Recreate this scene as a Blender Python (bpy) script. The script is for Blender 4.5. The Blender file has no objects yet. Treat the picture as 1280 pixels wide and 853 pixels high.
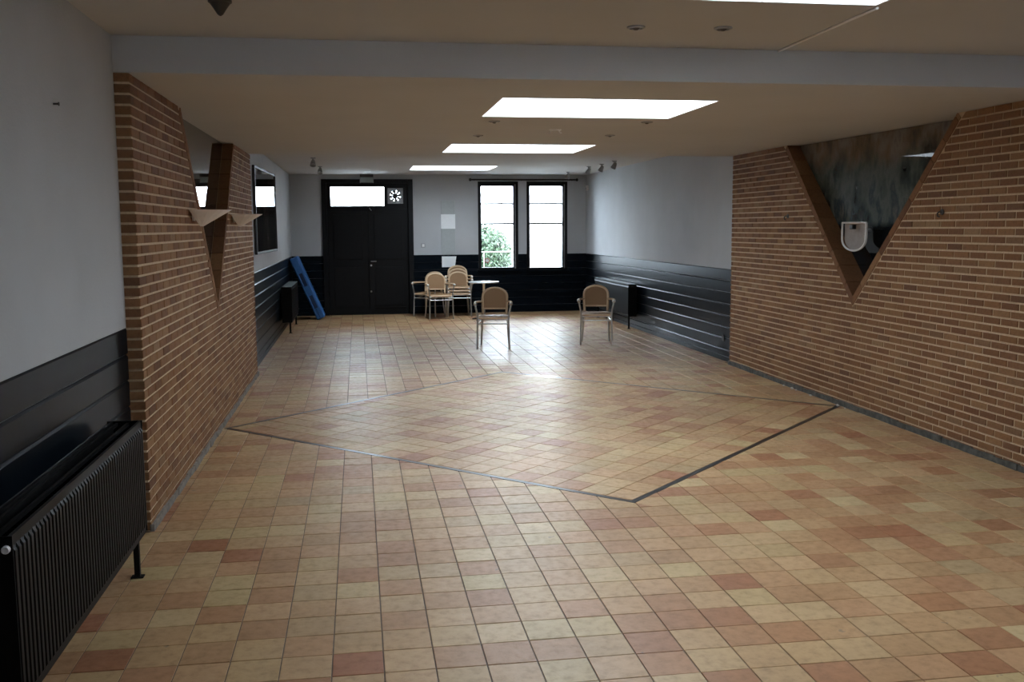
import bpy, bmesh, math, random
from mathutils import Vector, Matrix
random.seed(7)
SC = bpy.context.scene
COL = SC.collection

# ------------------------------------------------------------------ camera
F_PX, YAW, PITCH, ROLL, EYE = 1224.65, 0.1547, 0.1159, 0.0061, 1.6
fw = Vector((math.sin(YAW)*math.cos(PITCH), math.cos(YAW)*math.cos(PITCH), -math.sin(PITCH)))
rt = Vector((math.cos(YAW), -math.sin(YAW), 0)); dn = fw.cross(rt)
rt2 = math.cos(ROLL)*rt + math.sin(ROLL)*dn
dn2 = -math.sin(ROLL)*rt + math.cos(ROLL)*dn
cam_d = bpy.data.cameras.new('camera'); cam = bpy.data.objects.new('camera', cam_d); COL.objects.link(cam)
cam_d.sensor_width = 36; cam_d.lens = F_PX/1280*36; cam_d.clip_end = 200; cam_d.clip_start = .05
M = Matrix.Identity(4)
for i in range(3):
    M[i][0] = rt2[i]; M[i][1] = -dn2[i]; M[i][2] = -fw[i]
M[2][3] = EYE
cam.matrix_world = M
SC.camera = cam
def to_px(p):
    v = Vector(p) - Vector((0, 0, EYE)); z = v.dot(fw)
    if z < .05: return None
    return 640 + F_PX*v.dot(rt2)/z, 426.5 + F_PX*v.dot(dn2)/z

# ------------------------------------------------------------------ sky and exposure
W = bpy.data.worlds.new('overcast_sky'); SC.world = W; W.use_nodes = True
bg = W.node_tree.nodes['Background']
bg.inputs[0].default_value = (.73, .87, 1, 1); bg.inputs[1].default_value = 21.0
SKYLIGHT = 9.7
SC.view_settings.view_transform = 'Standard'
try: SC.view_settings.look = 'None'
except Exception: pass
SC.view_settings.gamma = 1; SC.view_settings.use_curve_mapping = False
SC.view_settings.exposure = 0.58

# ------------------------------------------------------------------ dimensions
XLW, XLB, XRB, XRW = -1.197, -1.119, 4.222, 4.294      # plaster and brick faces
YS, YE_L, YE_R, YB = 5.301, 10.95, 10.74, 18.305       # step, brick ends, back wall
YF = -2.6
ZC, ZN, ZW = 2.387, 2.568, 1.093
YE = 10.85

# ------------------------------------------------------------------ mesh helper
class MB:
    def __init__(s): s.v = []; s.f = []; s.sm = []
    def add(s, vs, fs, smooth=False):
        o = len(s.v); s.v += [tuple(q) for q in vs]
        for f in fs: s.f.append([o+i for i in f]); s.sm.append(smooth)
        return s
    def box(s, x0, x1, y0, y1, z0, z1):
        vs = [(x, y, z) for z in (z0, z1) for y in (y0, y1) for x in (x0, x1)]
        return s.add(vs, [(0,2,3,1), (4,5,7,6), (0,1,5,4), (2,6,7,3), (0,4,6,2), (1,3,7,5)])
    def prism(s, poly, axis, a, b):
        """poly: CCW list of 2D points, extruded along axis 0/1/2 from a to b"""
        def P(p, t):
            if axis == 0: return (t, p[0], p[1])
            if axis == 1: return (p[0], t, p[1])
            return (p[0], p[1], t)
        n = len(poly)
        vs = [P(p, a) for p in poly] + [P(p, b) for p in poly]
        fs = [tuple(range(n-1, -1, -1)), tuple(range(n, 2*n))]
        fs += [(i, (i+1) % n, n+(i+1) % n, n+i) for i in range(n)]
        return s.add(vs, fs)
    def tube(s, pts, r, n=8, closed=False, flat=1.0):
        pts = [Vector(p) for p in pts]; m = len(pts)
        rs = r if isinstance(r, (list, tuple)) else [r]*m
        vs = []; up = None
        for i, p in enumerate(pts):
            if closed: t = pts[(i+1) % m] - pts[i-1]
            else: t = pts[min(i+1, m-1)] - pts[max(i-1, 0)]
            t.normalize()
            if up is None:
                up = Vector((0, 0, 1)) if abs(t.z) < .9 else Vector((0, 1, 0))
            a = t.cross(up)
            if a.length < 1e-5: a = t.cross(Vector((1, 0, 0)))
            a.normalize(); b = a.cross(t); up = b
            for k in range(n):
                th = 2*math.pi*k/n
                vs.append(p + a*(rs[i]*math.cos(th)*flat) + b*(rs[i]*math.sin(th)))
        fs = []
        for i in range(m if closed else m-1):
            j = (i+1) % m
            for k in range(n):
                l = (k+1) % n
                fs.append((i*n+k, i*n+l, j*n+l, j*n+k))
        if not closed:
            fs.append(tuple(range(n-1, -1, -1))); fs.append(tuple((m-1)*n+k for k in range(n)))
        return s.add(vs, fs, True)
    def lathe(s, prof, c=(0, 0, 0), n=24, axis=2):
        vs = []; m = len(prof)
        for r, z in prof:
            for k in range(n):
                th = 2*math.pi*k/n; a, b = r*math.cos(th), r*math.sin(th)
                q = (a, b, z) if axis == 2 else ((a, z, b) if axis == 1 else (z, a, b))
                vs.append((q[0]+c[0], q[1]+c[1], q[2]+c[2]))
        fs = [(i*n+k, i*n+(k+1) % n, (i+1)*n+(k+1) % n, (i+1)*n+k) for i in range(m-1) for k in range(n)]
        fs.append(tuple(range(n-1, -1, -1))); fs.append(tuple((m-1)*n+k for k in range(n)))
        return s.add(vs, fs, True)
    def mesh(s, name, mat, bevel=0):
        me = bpy.data.meshes.new(name); me.from_pydata(s.v, [], s.f)
        me.polygons.foreach_set('use_smooth', s.sm)
        bm = bmesh.new(); bm.from_mesh(me)
        bmesh.ops.recalc_face_normals(bm, faces=bm.faces)
        if bevel:
            es = [e for e in bm.edges if len(e.link_faces) == 2 and e.calc_face_angle(0) > .7]
            bmesh.ops.bevel(bm, geom=es, offset=bevel, segments=2, affect='EDGES', profile=.5)
        bm.to_mesh(me); bm.free()
        if any(s.sm) and not bevel:
            try: me.set_sharp_from_angle(angle=.8)
            except Exception: pass
        if mat: me.materials.append(mat)
        return me
    def build(s, name, mat, parent=None, loc=None, bevel=0):
        return obj(name, s.mesh(name, mat, bevel), parent, loc)

def obj(name, data, parent=None, loc=None):
    o = bpy.data.objects.new(name, data); COL.objects.link(o)
    if loc is not None: o.location = loc
    if parent: o.parent = parent
    return o
def tag(o, label=None, cat=None, group=None, kind=None):
    if label: o['label'] = label
    if cat: o['category'] = cat
    if group: o['group'] = group
    if kind: o['kind'] = kind
    return o
def thing(name, label, cat, loc=(0, 0, 0), rz=0, group=None):
    o = obj(name, None, None, loc); o.rotation_euler = (0, 0, rz); o.empty_display_size = .1
    return tag(o, label, cat, group)
def struct(o, label=None): return tag(o, label, None, None, 'structure')
def copy_tree(o, parent=None):
    c = o.copy(); COL.objects.link(c); c.parent = parent
    for ch in list(o.children): copy_tree(ch, c)
    return c

# ------------------------------------------------------------------ materials
def nmat(name, base=(.5, .5, .5), rough=.5, metal=0, spec=.5):
    m = bpy.data.materials.new(name); m.use_nodes = True
    b = m.node_tree.nodes['Principled BSDF']
    b.inputs['Base Color'].default_value = (*base, 1); b.inputs['Roughness'].default_value = rough
    b.inputs['Metallic'].default_value = metal; b.inputs['Specular IOR Level'].default_value = spec
    return m, m.node_tree, b
def N(nt, t, **kw):
    n = nt.nodes.new(t)
    for k, v in kw.items(): setattr(n, k, v)
    return n
def wpos(nt, scale=(1, 1, 1)):
    g = N(nt, 'ShaderNodeNewGeometry'); mp = N(nt, 'ShaderNodeMapping'); mp.inputs['Scale'].default_value = scale
    nt.links.new(g.outputs['Position'], mp.inputs['Vector']); return mp.outputs[0]
def noise(nt, vec, scale, detail=4, rough=.55):
    n = N(nt, 'ShaderNodeTexNoise'); n.inputs['Scale'].default_value = scale
    n.inputs['Detail'].default_value = detail; n.inputs['Roughness'].default_value = rough
    nt.links.new(vec, n.inputs['Vector']); return n.outputs['Fac']
def ramp(nt, fac, stops, interp='LINEAR'):
    r = N(nt, 'ShaderNodeValToRGB'); e = r.color_ramp.elements; r.color_ramp.interpolation = interp
    while len(e) < len(stops): e.new(.5)
    for el, (p, c) in zip(e, stops): el.position = p; el.color = (*c, 1) if len(c) == 3 else c
    nt.links.new(fac, r.inputs[0]); return r.outputs[0]
def mix(nt, a, b, fac, mode='MIX'):
    m = N(nt, 'ShaderNodeMix', data_type='RGBA', blend_type=mode)
    for s, i in ((a, 6), (b, 7), (fac, 0)):
        if hasattr(s, 'links'): nt.links.new(s, m.inputs[i])
        else: m.inputs[i].default_value = (*s, 1) if isinstance(s, tuple) else s
    return m.outputs[2]
def bump(nt, b, h, strength, dist=.01):
    bp = N(nt, 'ShaderNodeBump'); bp.inputs['Strength'].default_value = strength; bp.inputs['Distance'].default_value = dist
    nt.links.new(h, bp.inputs['Height']); nt.links.new(bp.outputs[0], b.inputs['Normal'])

def plaster(name, c, dirt=.06, bstr=.35):
    m, nt, b = nmat(name, c, .85, spec=.25); p = wpos(nt)
    f = noise(nt, p, 1.3, 4)
    lo = tuple(x*(1-dirt*2) for x in c)
    nt.links.new(ramp(nt, f, [(.3, lo), (.7, c)]), b.inputs['Base Color'])
    bump(nt, b, noise(nt, p, 75, 3), bstr, .006); return m
PLASTER = plaster('white_textured_plaster', (.50, .52, .545))
CEIL = plaster('white_ceiling_paint', (.55, .545, .54), .03, .15)

def pieces_mat(name, src, stops, rough, grain, bstr, spec=.5, stain=None):
    m, nt, b = nmat(name, rough=rough, spec=spec)
    if src == 'obj': rnd = N(nt, 'ShaderNodeObjectInfo').outputs['Random']
    else:
        a = N(nt, 'ShaderNodeAttribute'); a.attribute_name = 'rnd'; rnd = a.outputs['Fac']
    c = ramp(nt, rnd, stops)
    p = wpos(nt); f = noise(nt, p, grain, 5, .65)
    c = mix(nt, c, ramp(nt, f, [(.25, (.62, .60, .58)), (.5, (1, 1, 1)), (.75, (1.12, 1.1, 1.06))]), .75, 'MULTIPLY')
    g2 = noise(nt, p, 2.2, 3)
    c = mix(nt, c, ramp(nt, g2, [(.3, (.86, .84, .82)), (.65, (1.05, 1.05, 1.05))]), .8, 'MULTIPLY')
    if stain:
        s = noise(nt, p, 11, 3)
        c = mix(nt, c, stain, ramp(nt, s, [(.715, (0, 0, 0)), (.75, (.7, .7, .7))]))
    nt.links.new(c, b.inputs['Base Color'])
    if name.startswith('terra'):
        nt.links.new(ramp(nt, f, [(.3, (rough+.14,)*3), (.7, (rough-.08,)*3)]), b.inputs['Roughness'])
    bump(nt, b, f, bstr, .004); return m
TILE_STOPS = [(0, (0.375, 0.198, 0.098)), (.14, (0.469, 0.313, 0.160)), (.3, (0.357, 0.172, 0.082)), (.42, (0.525, 0.386, 0.207)), (.55, (0.441, 0.250, 0.129)),
              (.68, (0.469, 0.344, 0.171)), (.8, (0.310, 0.125, 0.062)), (.9, (0.498, 0.313, 0.165)), (1, (0.394, 0.272, 0.144))]
TILE_O = pieces_mat('terracotta_tile', 'obj', TILE_STOPS, .38, 22, .25, .5, (.13, .095, .07))
TILE_A = pieces_mat('terracotta_tile_far', 'attr', TILE_STOPS, .38, 22, .25, .5, (.13, .095, .07))
BR_STOPS = [(0, (0.200, 0.092, 0.041)), (.2, (0.253, 0.127, 0.058)), (.4, (0.173, 0.079, 0.038)), (.6, (0.280, 0.151, 0.070)), (.8, (0.220, 0.106, 0.046)), (.92, (0.147, 0.069, 0.035)), (1, (0.300, 0.179, 0.092))]
BRICK_O = pieces_mat('tan_brick', 'obj', BR_STOPS, .85, 45, .6, .25)
BRICK_A = pieces_mat('tan_brick_far', 'attr', BR_STOPS, .85, 45, .6, .25)

def simple(name, c, rough=.5, metal=0, spec=.5, var=.12, sc=20, b_=0):
    m, nt, b = nmat(name, c, rough, metal, spec); p = wpos(nt); f = noise(nt, p, sc)
    nt.links.new(ramp(nt, f, [(.3, tuple(x*(1-var) for x in c)), (.7, tuple(min(1, x*(1+var)) for x in c))]), b.inputs['Base Color'])
    if b_: bump(nt, b, f, b_)
    return m
MORTAR = simple('sandy_mortar', (.60, .45, .29), .9, b_=.4, sc=60)
GROUT = simple('dark_grout', (.16, .125, .10), .9)
STEEL = simple('dark_steel_strip', (.10, .10, .105), .3, .85)
BOARD = simple('black_blue_board_paint', (.0035, .006, .0095), .30, spec=.045, var=.25, sc=6)
BOARD_N = BOARD
DOORP = simple('black_door_paint', (.003, .0035, .0045), .5, spec=.22, var=.2)
RADP = simple('black_radiator_enamel', (.0035, .0035, .0035), .5, spec=.14, var=.15)
ALU = simple('brushed_aluminium', (.66, .67, .68), .28, .9, var=.05, sc=60)
WHITEP = simple('white_paint', (.78, .78, .78), .5, var=.03)
GREYP = simple('grey_plastic', (.30, .31, .32), .5)
DARKP = simple('dark_brown_plastic', (.035, .03, .026), .55)
BLACKP = simple('black_plastic', (.012, .012, .012), .5)
PAPER = simple('white_paper', (.88, .91, .93), .7, var=.02)
BLUEP = simple('blue_plastic', (.035, .15, .42), .45, var=.1, sc=8)
BLUED = simple('dark_blue_seam_slot_shade', (.008, .025, .075), .5)  # seam colour, also the painted shade of the handle slots
SHADE = simple('beige_plaster_shade', (.82, .78, .74), .8, var=.04)
TABLE_TOP = simple('pale_grey_table_top', (.55, .58, .60), .25, var=.05)
TAR = simple('grimy_dark_skirting', (.075, .072, .062), .8, var=.6, sc=18, b_=.5)
TARL = simple('grey_cement_skirting', (.20, .175, .15), .85, var=.3, sc=22, b_=.4)
RUBBLE = simple('pale_plaster_crumb', (.55, .52, .48), .9)

def wicker():
    m, nt, b = nmat('woven_wicker', (.4, .25, .13), .6)
    tc = N(nt, 'ShaderNodeTexCoord'); outs = []
    for ax in ('X', 'Z'):
        w = N(nt, 'ShaderNodeTexWave', bands_direction=ax); w.inputs['Scale'].default_value = 28
        w.inputs['Distortion'].default_value = .6; nt.links.new(tc.outputs['Object'], w.inputs['Vector']); outs.append(w.outputs['Fac'])
    f = mix(nt, outs[0], outs[1], .5)
    nt.links.new(ramp(nt, f, [(.2, (.18, .095, .042)), (.7, (.34, .20, .095))]), b.inputs['Base Color'])
    bump(nt, b, f, .4, .003); return m
WICKER = wicker()
RATTAN = simple('light_rattan_wrap', (.62, .45, .29), .5, var=.15, sc=90)

def painting(name, pos_scale, stops_hi, zlo, zhi, spec=.5):
    """glossy abstract canvas behind glass: washes of teal, brown and black"""
    m, nt, b = nmat(name, (.1, .1, .1), .5); p = wpos(nt, pos_scale)
    f = noise(nt, p, 1.6, 6, .62)
    c1 = ramp(nt, f, stops_hi)
    c2 = ramp(nt, noise(nt, p, 3.1, 5, .6), [(.3, (.03, .028, .025)), (.45, (.12, .085, .055)), (.6, (.19, .165, .14)), (.72, (.045, .04, .04))])
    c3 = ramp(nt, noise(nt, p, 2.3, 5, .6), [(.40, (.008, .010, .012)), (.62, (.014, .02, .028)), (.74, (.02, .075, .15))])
    g = N(nt, 'ShaderNodeNewGeometry'); s = N(nt, 'ShaderNodeSeparateXYZ'); nt.links.new(g.outputs['Position'], s.inputs[0])
    wob = N(nt, 'ShaderNodeMath', operation='MULTIPLY_ADD'); nt.links.new(f, wob.inputs[0]); wob.inputs[1].default_value = .7
    nt.links.new(s.outputs['Z'], wob.inputs[2])
    def band(a, bb):
        r = N(nt, 'ShaderNodeMapRange'); r.inputs[1].default_value = a; r.inputs[2].default_value = bb
        nt.links.new(wob.outputs[0], r.inputs[0]); return r.outputs[0]
    c = mix(nt, c1, c2, band(zhi, zhi+.18))
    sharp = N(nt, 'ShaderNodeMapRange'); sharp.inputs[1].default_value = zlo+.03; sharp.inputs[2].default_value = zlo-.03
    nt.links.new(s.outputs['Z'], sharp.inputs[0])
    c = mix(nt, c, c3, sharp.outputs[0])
    nt.links.new(c, b.inputs['Base Color'])
    b.inputs['Coat Weight'].default_value = 1; b.inputs['Coat Roughness'].default_value = .02
    b.inputs['Coat IOR'].default_value = 1.5; b.inputs['Specular IOR Level'].default_value = 0; b.inputs['Roughness'].default_value = 1
    return m
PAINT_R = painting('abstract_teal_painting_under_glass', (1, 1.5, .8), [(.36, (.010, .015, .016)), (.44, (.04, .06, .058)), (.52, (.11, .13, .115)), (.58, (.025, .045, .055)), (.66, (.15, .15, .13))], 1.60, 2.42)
PAINT_L = painting('dark_panel_under_glass', (1, .6, .6), [(.35, (.02, .018, .016)), (.6, (.05, .045, .04))], 1.2, 2.9)
PAINT_F = painting('dark_picture_under_glass', (1, 1.2, 1), [(.35, (.012, .012, .014)), (.55, (.05, .045, .05)), (.68, (.16, .14, .13))], 1.3, 3.2)

def emis(name, c, s):
    m = bpy.data.materials.new(name); m.use_nodes = True; nt = m.node_tree
    nt.nodes.remove(nt.nodes['Principled BSDF']); e = N(nt, 'ShaderNodeEmission')
    e.inputs[0].default_value = (*c, 1); e.inputs[1].default_value = s
    nt.links.new(e.outputs[0], nt.nodes['Material Output'].inputs[0]); return m
OPAL = emis('daylit_opal_skylight', (.79, .90, 1), SKYLIGHT)
def glass(name, tint=(1, 1, 1)):
    m = bpy.data.materials.new(name); m.use_nodes = True; nt = m.node_tree
    nt.nodes.remove(nt.nodes['Principled BSDF'])
    t = N(nt, 'ShaderNodeBsdfTransparent'); t.inputs[0].default_value = (*tint, 1)
    g = N(nt, 'ShaderNodeBsdfGlossy'); g.inputs['Roughness'].default_value = .02
    fr = N(nt, 'ShaderNodeFresnel'); fr.inputs[0].default_value = 1.45
    mx = N(nt, 'ShaderNodeMixShader'); nt.links.new(fr.outputs[0], mx.inputs[0])
    nt.links.new(t.outputs[0], mx.inputs[1]); nt.links.new(g.outputs[0], mx.inputs[2])
    nt.links.new(mx.outputs[0], nt.nodes['Material Output'].inputs[0]); return m
GLASS = glass('clear_window_glass')
ACRYL = simple('grey_green_acrylic', (.34, .40, .39), .25, var=.05)
LEAF, nt_, b_ = nmat('pale_green_leaves', (.2, .32, .12), .6)
oi = N(nt_, 'ShaderNodeAttribute'); oi.attribute_name = 'rnd'
nt_.links.new(ramp(nt_, oi.outputs['Fac'], [(0, (.010, .022, .008)), (.5, (.024, .048, .018)), (1, (.042, .068, .03))]), b_.inputs['Base Color'])
BARK = simple('grey_bark', (.12, .10, .08), .9)
FACADE = simple('white_rendered_facade', (.85, .84, .82), .9, var=.02)
GRASS = simple('pale_paving', (.42, .42, .40), .9)

# ------------------------------------------------------------------ 2D clipping
def clip(poly, nx, ny, d):
    """keep nx*x+ny*y <= d"""
    out = []; n = len(poly)
    for i in range(n):
        a, b = poly[i], poly[(i+1) % n]
        da, db = nx*a[0]+ny*a[1]-d, nx*b[0]+ny*b[1]-d
        if da <= 0: out.append(a)
        if (da < 0 < db) or (db < 0 < da):
            t = da/(da-db); out.append((a[0]+t*(b[0]-a[0]), a[1]+t*(b[1]-a[1])))
    return out
def area(p): return .5*abs(sum(p[i][0]*p[(i+1) % len(p)][1]-p[(i+1) % len(p)][0]*p[i][1] for i in range(len(p)))) if len(p) > 2 else 0
def seen(pts3):
    q = [to_px(p) for p in pts3]
    if any(a is None for a in q): return 0
    cx = sum(a[0] for a in q)/len(q); cy = sum(a[1] for a in q)/len(q)
    if not (-5 < cx < 1285 and -5 < cy < 858): return 0
    return area(q)
def rnd_mesh(name, chunks, mat):
    """chunks: list of (verts, faces, rnd) joined into one mesh with a per-face random value"""
    v, f, r = [], [], []
    for vs, fs, k in chunks:
        o = len(v); v += vs
        for q in fs: f.append([o+i for i in q]); r.append(k)
    me = bpy.data.meshes.new(name); me.from_pydata(v, [], f)
    me.attributes.new('rnd', 'FLOAT', 'FACE').data.foreach_set('value', r)
    bm = bmesh.new(); bm.from_mesh(me); bmesh.ops.recalc_face_normals(bm, faces=bm.faces); bm.to_mesh(me); bm.free()
    me.materials.append(mat); return me

# ------------------------------------------------------------------ floor
floor = struct(MB().box(XLW-.3, XRW+.3, YF-.2, YB+.3, -.08, -.004).build('floor', GROUT), 'square terracotta floor tiles with a diagonal tile diamond set in')
PT = .1878; J = .0042
CX, CY, HD = 1.552, 8.035, 2.63
def tile_chunk(poly, jit, cham=.0012):
    """bevelled tile slab from a convex CCW polygon"""
    n = len(poly); cx = sum(p[0] for p in poly)/n; cy = sum(p[1] for p in poly)/n
    tx, ty, dz = jit
    def ins(p, d):
        dx, dy = p[0]-cx, p[1]-cy; L = math.hypot(dx, dy) or 1; k = max(0, 1-d*1.4/L); return cx+dx*k, cy+dy*k
    vs = [(p[0], p[1], -.006) for p in poly]
    vs += [(p[0], p[1], -.0022+dz) for p in poly]
    for p in poly:
        a, b = ins(p, cham); vs.append((a, b, dz+tx*(a-cx)+ty*(b-cy)))
    fs = [tuple(2*n+i for i in range(n))]
    for l in (0, 1): fs += [(l*n+i, l*n+(i+1) % n, (l+1)*n+(i+1) % n, (l+1)*n+i) for i in range(n)]
    return vs, fs
diam = [(1, 1), (-1, 1), (-1, -1), (1, -1)]     # outward normals / sqrt2
S2 = math.sqrt(.5); STRIP = .042
tiles = []   # (poly, full?, centre, rot)
x_a, y_a = .058, 3.79
i0, i1 = math.floor((XLW-.1-x_a)/PT), math.ceil((XRW+.1-x_a)/PT)
j0, j1 = math.floor((YF-y_a)/PT), math.ceil((YB+.25-y_a)/PT)
for i in range(i0, i1):
    for j in range(j0, j1):
        x0, y0 = x_a+i*PT, y_a+j*PT
        p = [(x0+J/2, y0+J/2), (x0+PT-J/2, y0+J/2), (x0+PT-J/2, y0+PT-J/2), (x0+J/2, y0+PT-J/2)]
        xl = XLW if (y0 < YS-.05 or y0 > YE) else XLB-.01
        xr = XRW if (y0 < YS-.05 or y0 > YE) else XRB+.01
        c = (x0+PT/2, y0+PT/2)
        q = clip(clip(clip(clip(p, -1, 0, -xl), 1, 0, xr), 0, 1, YB+.02), 0, -1, -YF)
        if area(q) < 1e-4: continue
        inside_wall = area(q) > .999*area(p)
        if abs(c[0]-CX)+abs(c[1]-CY) > HD+PT*1.1:
            tiles.append((q, inside_wall, c, 0)); continue
        rem = q; any_cut = False
        for nx, ny in diam:
            d = (nx*CX+ny*CY+HD)*S2 + STRIP/2
            o = clip(rem, -nx*S2, -ny*S2, -d); rem = clip(rem, nx*S2, ny*S2, d)
            if area(o) > 2e-4: tiles.append((o, inside_wall and area(o) > .999*area(p), c, 0))
            if len(rem) < 3: break
side = HD*math.sqrt(2); nt2 = int(side/PT)+2
for i in range(-nt2//2-1, nt2//2+2):
    for j in range(-nt2//2-1, nt2//2+2):
        a0, b0 = i*PT+.05, j*PT+.03
        loc = [(a0+J/2, b0+J/2), (a0+PT-J/2, b0+J/2), (a0+PT-J/2, b0+PT-J/2), (a0+J/2, b0+PT-J/2)]
        p = [(CX+(a-b)*S2, CY+(a+b)*S2) for a, b in loc]
        q = p
        for nx, ny in diam:
            q = clip(q, nx*S2, ny*S2, (nx*CX+ny*CY+HD)*S2 - STRIP/2)
            if len(q) < 3: break
        if area(q) < 2e-4: continue
        a, b = a0+PT/2, b0+PT/2
        tiles.append((q, area(q) > .999*area(p), (CX+(a-b)*S2, CY+(a+b)*S2), math.pi/4))
vis = sorted(range(len(tiles)), key=lambda k: -seen([(x, y, 0) for x, y in tiles[k][0]]))
top = set(vis[:300])
h = PT/2-J/2
vs, fs = tile_chunk([(-h, -h), (h, -h), (h, h), (-h, h)], (0, 0, 0))
full_me = bpy.data.meshes.new('tile'); full_me.from_pydata(vs, [], fs); full_me.materials.append(TILE_O)
rest = []
for k, (poly, full, c, rot) in enumerate(tiles):
    jit = (random.gauss(0, .0035), random.gauss(0, .0035), random.uniform(-.0006, .0006))
    if k in top:
        if full:
            o = obj('tile', full_me, floor, (c[0], c[1], jit[2])); o.rotation_euler = (jit[1], -jit[0], rot)
        else:
            vs, fs = tile_chunk([(x-c[0], y-c[1]) for x, y in poly], jit)
            me = bpy.data.meshes.new('cut_tile'); me.from_pydata(vs, [], fs); me.materials.append(TILE_O)
            obj('cut_tile', me, floor, (c[0], c[1], 0))
    else:
        vs, fs = tile_chunk(poly, jit); rest.append((vs, fs, random.random()))
tag(obj('far_tiles', rnd_mesh('far_tiles', rest, TILE_A), floor), kind='stuff')
# steel strips around the diamond
corn = [(CX, CY-HD), (CX+HD, CY), (CX, CY+HD), (CX-HD, CY)]
for a, b in zip(corn, corn[1:]+corn[:1]):
    d = Vector((b[0]-a[0], b[1]-a[1])).normalized(); n = Vector((-d.y, d.x))*(STRIP/2-.003); e = d*(STRIP/2-.003)
    A, B = Vector(a), Vector(b)
    poly = [A-n+e*0-d*(STRIP/2-.003), B-n+d*(STRIP/2-.003), B+n-d*(STRIP/2-.003), A+n+d*(STRIP/2-.003)]
    poly = [(max(XLB+.002, min(XRB-.002, q[0])), q[1]) for q in poly]
    MB().prism(poly, 2, -.006, .0006).build('steel_strip', STEEL, floor)

# ------------------------------------------------------------------ brick walls with V shaped niches
CRS = ZC/44; BL = .183; BJ = .0125; BD = .22
def brick_wall(name, xf, sgn, y0, y1, yc, apex, label):
    """xf: face plane; sgn: +1 when the room lies on +x. V niche: z > apex + |y-yc|"""
    rec = xf - sgn*.007
    back = xf - sgn*(BD if sgn > 0 else .285)
    e = .012; hv = ZC-apex
    sl = [(y0+.006, 0), (y1-.006, 0), (y1-.006, ZC-.002), (yc+hv+e, ZC-.002), (yc, apex-e), (yc-hv-e, ZC-.002), (y0+.006, ZC-.002)]
    wall = struct(MB().prism(sl, 0, min(rec, back), max(rec, back)).build(name, MORTAR), label)
    ew = .058*math.sqrt(2); jw = .009*math.sqrt(2)
    bricks = []
    z = .012
    for r in range(44):
        za, zb = r*CRS+BJ/2+.002, (r+1)*CRS-BJ/2+.002
        if zb > ZC-.003: zb = ZC-.003
        off = (r % 2)*BL/2 + random.uniform(0, .016)
        y = y0 - off
        while y < y1:
            a, b = max(y, y0), min(y+BL-BJ, y1)
            if b-a > .02:
                p = [(a, za), (b, za), (b, zb), (a, zb)]
                ap = apex-ew-jw
                lo = clip(clip(p, 1, 0, yc), 1, 1, ap+yc)        # y<yc: z-ap < yc-y
                hi = clip(clip(p, -1, 0, -yc), -1, 1, ap-yc)
                if max(abs(q[0]-yc)+0 for q in p) < 9 and (area(lo)+area(hi) > .9995*area(p)):
                    bricks.append((p, b-a > BL-BJ-1e-4))
                else:
                    for q in (lo, hi):
                        if area(q) > 1.5e-4: bricks.append((q, False))
            y += BL
    order = sorted(range(len(bricks)), key=lambda k: -seen([(xf, yy, zz) for yy, zz in bricks[k][0]]))
    tp = set(order[:300]); bd = .10
    hl, hh = (BL-BJ)/2, (CRS-BJ)/2
    def chunk(poly, dx):
        n = len(poly); xo = xf+sgn*dx; xi = xf-sgn*bd
        cy = sum(q[0] for q in poly)/n; cz = sum(q[1] for q in poly)/n
        v = [(xi, a, b) for a, b in poly]+[(xo-sgn*.0025, a, b) for a, b in poly]
        for a, b in poly:
            L = math.hypot(a-cy, b-cz) or 1; k = max(0, 1-.0032/L); v.append((xo, cy+(a-cy)*k, cz+(b-cz)*k))
        f = [tuple(2*n+i for i in range(n)), tuple(range(n))]
        for l in (0, 1): f += [(l*n+i, l*n+(i+1) % n, (l+1)*n+(i+1) % n, (l+1)*n+i) for i in range(n)]
        return v, f
    def fix(me):
        bm = bmesh.new(); bm.from_mesh(me); bmesh.ops.recalc_face_normals(bm, faces=bm.faces); bm.to_mesh(me); bm.free(); me.materials.append(BRICK_O); return me
    v, f = chunk([(-hl, -hh), (hl, -hh), (hl, hh), (-hl, hh)], 0)
    share = bpy.data.meshes.new('brick'); share.from_pydata([(a-xf, b, c) for a, b, c in v], [], f); fix(share)
    others = []
    for k, (poly, full) in enumerate(bricks):
        dx = random.uniform(-.0015, .0015)
        if k in tp:
            cy = sum(q[0] for q in poly)/len(poly); cz = sum(q[1] for q in poly)/len(poly)
            if full and abs(poly[2][1]-poly[0][1]-2*hh) < 1e-4: obj('brick', share, wall, (xf+dx*sgn, cy, cz))
            else:
                v, f = chunk(poly, dx); me = bpy.data.meshes.new('cut_brick')
                me.from_pydata([(a-xf, b-cy, c-cz) for a, b, c in v], [], f); obj('cut_brick', fix(me), wall, (xf, cy, cz))
        else:
            v, f = chunk(poly, dx); others.append((v, f, random.random()))
    tag(obj('far_bricks', rnd_mesh('far_bricks', others, BRICK_A), wall), kind='stuff')
    # edging bricks that line the two slopes
    L = hv*math.sqrt(2); n = int(L/.183)
    for s in (-1, 1):
        for i in range(n+1):
            t0, t1 = i*L/n+.004 - .03, min((i+1)*L/n-.004-.03, L)
            t0 = max(t0, .0) if i else -.056
            def pt(t, w): return (yc+s*(t*S2) + s*w*S2, apex + t*S2 - w*S2)
            q = [pt(t0, 0), pt(t1, 0), pt(t1, .056), pt(t0, .056)]
            q = clip(q, 0, 1, ZC-.003); q = clip(q, -s, 0, -s*yc)
            if area(q) < 2e-4: continue
            if s > 0: q = q[::-1]
            b1, b2 = sorted((xf+sgn*random.uniform(-.001, .002), xf-sgn*(.094 if sgn > 0 else .27)))
            MB().prism(q, 0, b1, b2).build('edging_brick', BRICK_O, wall)
    return wall
YC_R, YC_L, AP_R, AP_L = 7.915, 8.14, .985, 1.005
wb_r = brick_wall('wall_right_brick', XRB, -1, YS, YE_R, YC_R, AP_R, 'tan brick wall with a wide V shaped niche holding a teal painting')
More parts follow.
